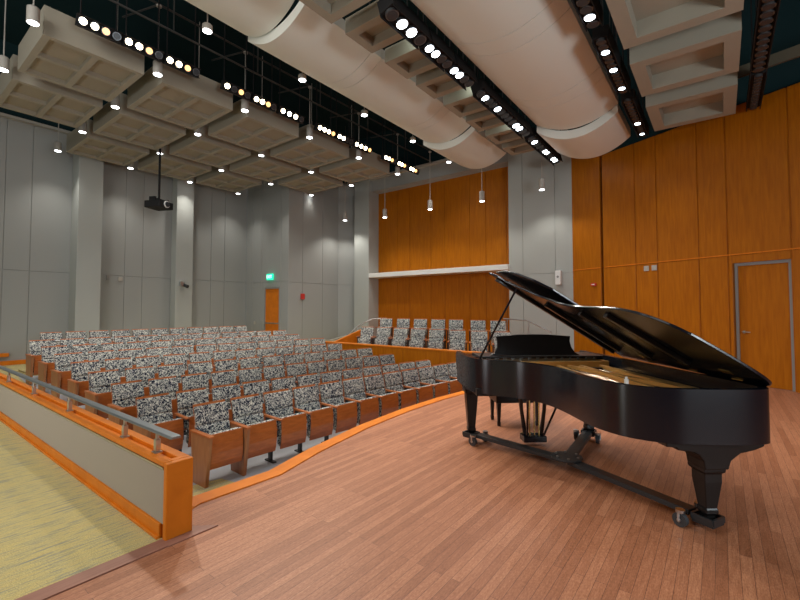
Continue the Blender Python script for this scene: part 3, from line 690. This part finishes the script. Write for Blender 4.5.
# keyboard
bm = new()
for k in range(52): v = .17 + k * .0236; prism(bm, [(-.80, v + .0006), (-.62, v + .0006), (-.62, v + .023), (-.80, v + .023)], .735, .76, lambda u, vv, z: pf(u, vv, z))
pobj2('white_keys', bm, M_key)
bm = new()
for k in range(51):
    if k % 7 in (1, 4): continue
    v = .17 + (k + 1) * .0236; prism(bm, [(-.74, v - .006), (-.62, v - .006), (-.62, v + .006), (-.74, v + .006)], .76, .775, lambda u, vv, z: pf(u, vv, z))
pobj2('black_keys', bm, M_lacq)
bm = new(); prism(bm, [(-.62, .72), (-.62, .95), (-.56, 1.0), (-.52, 1.0), (-.52, .72)], 0, 1.55, lambda u, z, v: pf(u, v, z)); pobj2('fallboard', bm, M_lacq, bevel=.004)
bm = new(); prism(bm, [(-.52, 0), (-.2, 0), (-.2, .06), (-.52, .06)], 1.0, 1.035, lambda u, v, z: pf(u, v, z)); prism(bm, [(-.52, 1.44), (-.2, 1.44), (-.2, 1.55), (-.52, 1.55)], 1.0, 1.035, lambda u, v, z: pf(u, v, z)); pobj2('desk_rail', bm, M_lacq)
# side shelves beside the music desk, and the desk itself (folding, leaning towards the keys)
bm = new(); prism(bm, [(-.50, .04), (-.08, .04), (-.08, 1.48), (-.50, 1.48)], 1.035, 1.055, lambda u, v, z: pf(u, v, z)); desk_shelf = pobj2('desk_shelf', bm, M_lacq2, bevel=.004)
bm = new()
pr = [(.40, 0), (.385, .05), (.375, .12), (.385, .20), (.41, .225), (.6, .235), (.85, .237), (1.05, .235), (1.24, .225), (1.265, .20), (1.27, .12), (1.25, .05), (1.20, .0)]
prism(bm, [(v, z) for v, z in [(1.36, 0), (1.30, .03), (1.265, .09), (1.255, .16), (1.27, .215), (1.0, .235), (.83, .238), (.65, .235), (.385, .215), (.40, .16), (.39, .09), (.355, .03), (.30, 0)]], 0, .022, lambda v, z, k: pf(-.15 - z * .28 + k, v, 1.057 + z)); pobj2('music_desk', bm, M_lacq2, bevel=.004)
# legs
def leg(u, v, top, bot, w0, w1):
    bm = new()
    def sec(z, w_): return [bm.verts.new(pf(u + a * w_ / 2, v + b * w_ / 2, z)) for a, b in ((-1, -1), (1, -1), (1, 1), (-1, 1))]
    rings = [sec(top, w0 * 1.25), sec(top - .045, w0 * 1.25), sec(top - .06, w0 * 1.0), sec(top - .12, w0 * 1.0), sec(bot + .10, w1), sec(bot + .09, w1 * 1.12), sec(bot + .06, w1 * 1.12), sec(bot + .05, w1 * .8), sec(bot, w1 * .8)]
    for a, b in zip(rings, rings[1:]):
        for k in range(4): bm.faces.new((a[k], a[(k + 1) % 4], b[(k + 1) % 4], b[k]))
    bm.faces.new(rings[0]); bm.faces.new(rings[-1][::-1]); return pobj2('leg', bm, M_lacq2, bevel=.006)
leg(-.43, 1.51, Z0 - .03, .075, .135, .085); leg(-.43, .06, Z0 - .03, .075, .135, .085); leg(1.66, .255, Z0 - .18, .075, .13, .085)
# corbel over the tail leg
bm = new()
prism(bm, [(-.10, Z0 + .02), (.62, Z0 + .02), (.62, Z0 - .035), (.55, Z0 - .04), (.53, Z0 - .06), (.42, Z0 - .075), (.38, Z0 - .10), (.35, Z0 - .14), (.34, Z0 - .20), (.17, Z0 - .20), (.15, Z0 - .14), (.08, Z0 - .09), (-.02, Z0 - .07), (-.08, Z0 - .05), (-.10, Z0 - .04)], 1.58, 1.76, lambda v, z, u: pf(u, v, z)); pobj2('leg_corbel', bm, M_lacq2, bevel=.008)
bm = new(); prism(bm, [p for p in inset(OUT, .045) if p[0] > 1.1], Z0 + .0, Z0 + .035, lambda u, v, z: pf(u, v, z)); pobj2('tail_bottom_board', bm, M_lacq2)
# pedal lyre
ly = bpy.data.objects.new('pedal_lyre', None)
bm = new(); prism(bm, [(-.34, .68), (-.18, .68), (-.18, .95), (-.34, .95)], .05, .12, lambda u, v, z: pf(u, v, z)); lyo = pobj2('pedal_lyre', bm, M_lacq, bevel=.008)
for v0, v1 in ((.66, .72), (.97, .91)):
    bm = new(); tube(bm, [pf(-.26, v0 + .0, Z0 - .02), pf(-.26, v0 + (.02 if v0 < .8 else -.02), .4), pf(-.26, v1, .115)], [.03, .022, .026], 8); obj('lyre_post', bm, M_lacq, lyo, smooth=True)
for v in (.76, .815, .87):
    bm = new(); tube(bm, [pf(-.22, v, .05), pf(-.22, v, .12), pf(-.22, v, Z0 - .02)], .009, 6); obj('pedal_rod', bm, M_brass, lyo)
    bm = new(); prism(bm, [(-.34, v - .011), (-.47, v - .017), (-.49, v), (-.47, v + .017), (-.34, v + .011)], .07, .083, lambda u, vv, z: pf(u, vv, z)); obj('pedal', bm, M_brass, lyo, bevel=.003)
bm = new(); tube(bm, [pf(-.2, .72, .11), pf(.1, .62, Z0)], .012, 6); tube(bm, [pf(-.2, .91, .11), pf(.1, 1.0, Z0)], .012, 6); obj('lyre_brace', bm, M_lacq, lyo)
# lid, hinged on the bass side
PHI = R(31.6); HZ = 1.062; HV = -.10
def lf(u, v, k):
    vv = HV + (v - HV) * cos(PHI) - k * sin(PHI); zz = HZ + (v - HV) * sin(PHI) + k * cos(PHI); return pf(u, vv, zz)
LID = [p for p in inset(OUT, -.012) if p[0] > .02]
LID = [(0.0, LID[0][1])] + [(u, v - (.03 if v > .6 and u > .5 else .0)) for u, v in LID]
# treble front corner of the lid
LID = [p for p in LID if not (p[1] > 1.50)] + [(.10, 1.58), (.0, 1.66)]
bm = new(); prism(bm, LID, 0, .022, lambda u, v, k: lf(u, v, k)); lid = pobj2('lid', bm, M_lacq, bevel=.006)
for u0, u1, v0, v1 in ((.28, .27, .10, 1.02), (.78, .74, .08, .86), (1.25, 1.16, .08, .84)):
    bm = new(); prism(bm, [(u0 - .03, v0), (u0 + .03, v0), (u1 + .03, v1), (u1 - .03, v1)], -.035, 0, lambda u, v, k: lf(u, v, k)); obj('lid_batten', bm, M_lacq2, lid, bevel=.005)
bm = new(); prism(bm, [(.0, .0), (.05, .0), (.05, 1.52), (0, 1.56)], -.03, 0, lambda u, v, k: lf(u, v, k)); obj('lid_edge_rail', bm, M_lacq2, lid, bevel=.005)
# front flap folded back on top of the lid
FA = R(5)
bm = new(); prism(bm, [(.0, -.0), (.46, .0), (.46, 1.10), (.40, 1.30), (.30, 1.46), (.16, 1.56), (0, 1.60)], .05, .072, lambda u, v, k: lf(u, v, k + u * .12)); obj('lid_flap', bm, M_lacq, lid, bevel=.006)
for u in (.5, 1.05, 1.5):
    bm = new(); prism(bm, [(u, -.02), (u + .1, -.02), (u + .1, .03), (u, .03)], -.004, 0, lambda a, v, k: lf(a, v, k)); tube(bm, [lf(u, HV + .0, -.004), lf(u + .1, HV + .0, -.004)], .006, 8); obj('hinge', bm, M_brass, lid)
# prop stick
bm = new(); tube(bm, [pf(-.03, 1.50, 1.03), lf(.22, 1.36, -.02)], .012, 8)
pobj2('prop_stick', bm, M_lacq, smooth=True)
bm = new(); tube(bm, [pf(1.1, .5, .93), pf(1.1, .5, .99)], .018, 10); tube(bm, [pf(1.1, .5, .99), pf(1.1, .5, 1.01)], .011, 10); pobj2('plate_bolt', bm, M_white)

# piano dolly
dl = thing('piano_dolly', 'black steel three-armed piano dolly with casters under the grand piano', 'dolly', P0, PA)
hub = (.50, .76)
legs3 = [(-.43, 1.51), (-.43, .06), (1.66, .255)]
bm = new()
hp = []
for k in range(12):
    a = k * pi / 6; hp.append((hub[0] + .15 * cos(a), hub[1] + .15 * sin(a)))
prism(bm, hp, .115, .135, lambda u, v, z: pf(u, v, z)); hubo = obj('hub_plate', bm, M_lead, dl, bevel=.003)
for k in range(6):
    bm = new(); a = k * pi / 3 + .3; tube(bm, [pf(hub[0] + .11 * cos(a), hub[1] + .11 * sin(a), .135), pf(hub[0] + .11 * cos(a), hub[1] + .11 * sin(a), .148)], .012, 8); obj('bolt', bm, M_chrome, hubo)
for (u, v) in legs3:
    d = Vector((u - hub[0], v - hub[1])); L = d.length; d.normalize(); n = Vector((-d.y, d.x)); h_ = Vector(hub)
    a = h_ + d * .05; b = h_ + d * (L - .10)
    bm = new(); prism(bm, [tuple(a + n * .055), tuple(a - n * .055), tuple(b - n * .055), tuple(b + n * .055)], .075, .114, lambda uu, vv, z: pf(uu, vv, z))
    arm = obj('arm', bm, M_lead, dl, bevel=.004)
    c = Vector((u, v))
    bm = new()
    q = [c + d * .07 + n * .07, c - d * .07 + n * .07, c - d * .07 - n * .07, c + d * .07 - n * .07]
    prism(bm, [tuple(x) for x in q], .055, .074, lambda uu, vv, z: pf(uu, vv, z))
    for i in range(4):
        p_, r_ = q[i], q[(i + 1) % 4]; m_ = (r_ - p_).normalized(); nn = Vector((-m_.y, m_.x)) * .008
        prism(bm, [tuple(p_ + nn), tuple(p_ - nn), tuple(r_ - nn), tuple(r_ + nn)], .074, .115, lambda uu, vv, z: pf(uu, vv, z))
    obj('leg_cup', bm, M_lead, dl)
    for s in (-1, 1):
        w_ = c + n * s * .12 - d * .12
        bm = new(); w2 = w_ + n * .018; w1 = w_ - n * .018
        tube(bm, [pf(w1.x, w1.y, .052), pf(w2.x, w2.y, .052)], .05, 18); wh = obj('caster_wheel', bm, M_rubber, dl, smooth=True)
        bm = new(); w2 = w_ + n * .026; w1 = w_ - n * .026
        tube(bm, [pf(w1.x, w1.y, .052), pf(w2.x, w2.y, .052)], .014, 10)
        for ww in (w1, w2): tube(bm, [pf(ww.x, ww.y, .052), pf(ww.x, ww.y, .11)], .009, 6)
        tube(bm, [pf(w_.x, w_.y, .104), pf(w_.x, w_.y, .125)], .032, 12); obj('caster_fork', bm, M_chrome, wh)

# piano bench
bn = thing('piano_bench', 'black padded piano bench behind the keyboard of the grand piano', 'bench', P0, PA)
bm = new(); prism(bm, [(-1.42, .42), (-1.03, .42), (-1.03, 1.03), (-1.42, 1.03)], .31, .41, lambda u, v, z: pf(u, v, z)); obj('seat_frame', bm, M_lacq2, bn, bevel=.006)
bm = new(); prism(bm, [(-1.43, .41), (-1.02, .41), (-1.02, 1.04), (-1.43, 1.04)], .41, .48, lambda u, v, z: pf(u, v, z)); obj('seat_pad', bm, M_leather, bn, bevel=.02, seg=3)
for u in (-1.39, -1.06):
    for v in (.46, .99):
        bm = new()
        rings = [[bm.verts.new(pf(u + a * w_, v + b * w_, z)) for a, b in ((-1, -1), (1, -1), (1, 1), (-1, 1))] for z, w_ in ((.31, .028), (.26, .026), (.06, .017), (.05, .022), (0, .018))]
        for a, b in zip(rings, rings[1:]):
            for k in range(4): bm.faces.new((a[k], a[(k + 1) % 4], b[(k + 1) % 4], b[k]))
        bm.faces.new(rings[0]); bm.faces.new(rings[-1][::-1]); obj('leg', bm, M_lacq2, bn)

# ------------------------------------------------------------------ small wall and ceiling items
pj = thing('projector', 'black ceiling projector hanging on a pole before the rear wall', 'projector', (5.26, 12.75, 4.45), R(24))
bm = new(); box(bm, -.26, .26, -.26, .26, 0, .2); obj('body', bm, M_black, pj, bevel=.02)
bm = new(); tube(bm, [(.0, -.26, .11), (.0, -.31, .11)], .075, 18); obj('lens', bm, M_off, pj, smooth=True)
bm = new(); tube(bm, [(.0, -.262, .11), (.0, -.285, .11)], .1, 18); obj('lens_ring', bm, M_white, pj, smooth=True)
bm = new(); box(bm, -.2, .2, -.15, .15, .22, .25); box(bm, -.25, -.2, -.1, .1, .18, .3); box(bm, .2, .25, -.1, .1, .18, .3); tube(bm, [(0, 0, .22), (0, 0, 1.75)], .03); obj('mount', bm, M_black, pj)
def wallbox(name, label, cat, f, t, z, w_, h_, d_, m):
    bm = new(); hexa(bm, [f(t - w_ / 2, .001, z - h_ / 2), f(t + w_ / 2, .001, z - h_ / 2), f(t + w_ / 2, d_, z - h_ / 2), f(t - w_ / 2, d_, z - h_ / 2), f(t - w_ / 2, .001, z + h_ / 2), f(t + w_ / 2, .001, z + h_ / 2), f(t + w_ / 2, d_, z + h_ / 2), f(t - w_ / 2, d_, z + h_ / 2)])
    return tag(obj(name, bm, m, bevel=.005), label, cat)
fb = lambda t, k, z: (t, 16.0 - k, z)
fs = lambda t, k, z: (t, 13.17 - k, z)
fw = lambda t, k, z: (13.15 - k, t, z)
# exit sign
ex = thing('exit_sign', 'green lit EXIT sign above the rear door', 'exit sign', (10.06, 14.22, 2.84))
bm = new(); box(bm, -.03, .03, -.19, .19, -.12, .12); obj('sign_face', bm, M_exit, ex, bevel=.005)
cu = bpy.data.curves.new('exit_letters', 'FONT'); cu.body = 'EXIT'; cu.size = .17; cu.extrude = .003; cu.align_x = 'CENTER'; cu.align_y = 'CENTER'
to = bpy.data.objects.new('tmp_text', cu); COL.objects.link(to); bpy.context.view_layer.update()
me = bpy.data.meshes.new_from_object(to.evaluated_get(bpy.context.evaluated_depsgraph_get())); bpy.data.objects.remove(to)
me.materials.clear(); me.materials.append(M_exitw); lt = bpy.data.objects.new('letters', me); COL.objects.link(lt); lt.parent = ex
lt.location = (-.034, 0, 0); lt.rotation_euler = (R(90), 0, R(-90))
al = wallbox('fire_alarm', 'small red fire alarm on the pale wall right of the rear door', 'fire alarm', fs, 10.82, 2.06, .17, .22, .06, M_red)
al2 = wallbox('alarm_pull', 'small red and white alarm box on the wood stage wall', 'fire alarm', wf, .73, 2.27, .16, .08, .05, M_red)
bm = new(); wbox(bm, .68, .78, .05, .053, 2.262, 2.282); obj('alarm_label', bm, M_white, al2)
wallbox('wall_switch', 'grey switch plate on the wood wall, left of a pair', 'switch plate', wf, 2.27, 2.60, .13, .13, .02, M_can)
wallbox('wall_switch', 'grey switch plate on the wood wall, right of a pair', 'switch plate', wf, 2.47, 2.60, .13, .13, .02, M_can)
wallbox('thermostat', 'small grey thermostat low on the wall left of the rear door', 'thermostat', fe, 2.15, 1.0, .09, .13, .03, M_can)
wallbox('wall_sensor', 'small dark sensor plate on the rear wall by the left column', 'sensor', fb, 5.07, 2.60, .08, .16, .04, M_frame)
wallbox('wall_sensor', 'small pale sensor plate on the rear wall right of the dark one', 'sensor', fb, 5.43, 2.58, .13, .14, .03, M_can)
sp = thing('wall_speaker', 'small white box speaker on the white wall behind the piano lid', 'speaker', (13.15, 3.90, 2.31))
bm = new(); box(bm, -.2, -.002, -.08, .08, 0, .43); obj('cabinet', bm, M_white, sp, bevel=.01)
bm = new(); tube(bm, [(-.2, 0, .24), (-.206, 0, .24)], .035, 14); obj('grille', bm, M_frame, sp)
cm = thing('surveillance_camera', 'small dark camera on the right rear column', 'camera', (7.31, 15.6, 2.42))
bm = new(); box(bm, -.05, .05, -.06, 0, -.03, .12); obj('bracket', bm, M_frame, cm)
bm = new(); tube(bm, [(0.0, -.05, .03), (.05, -.27, -.04)], .06, 14); obj('camera_body', bm, M_lead, cm, smooth=True)
bm = new(); box(bm, -.14, -.05, -.16, -.02, .0, .14); obj('lamp_box', bm, M_chrome, cm)
# unused prototypes guard
for p in (protoL, protoLL, protoM, protoR, protoC):
    assert p.name in used
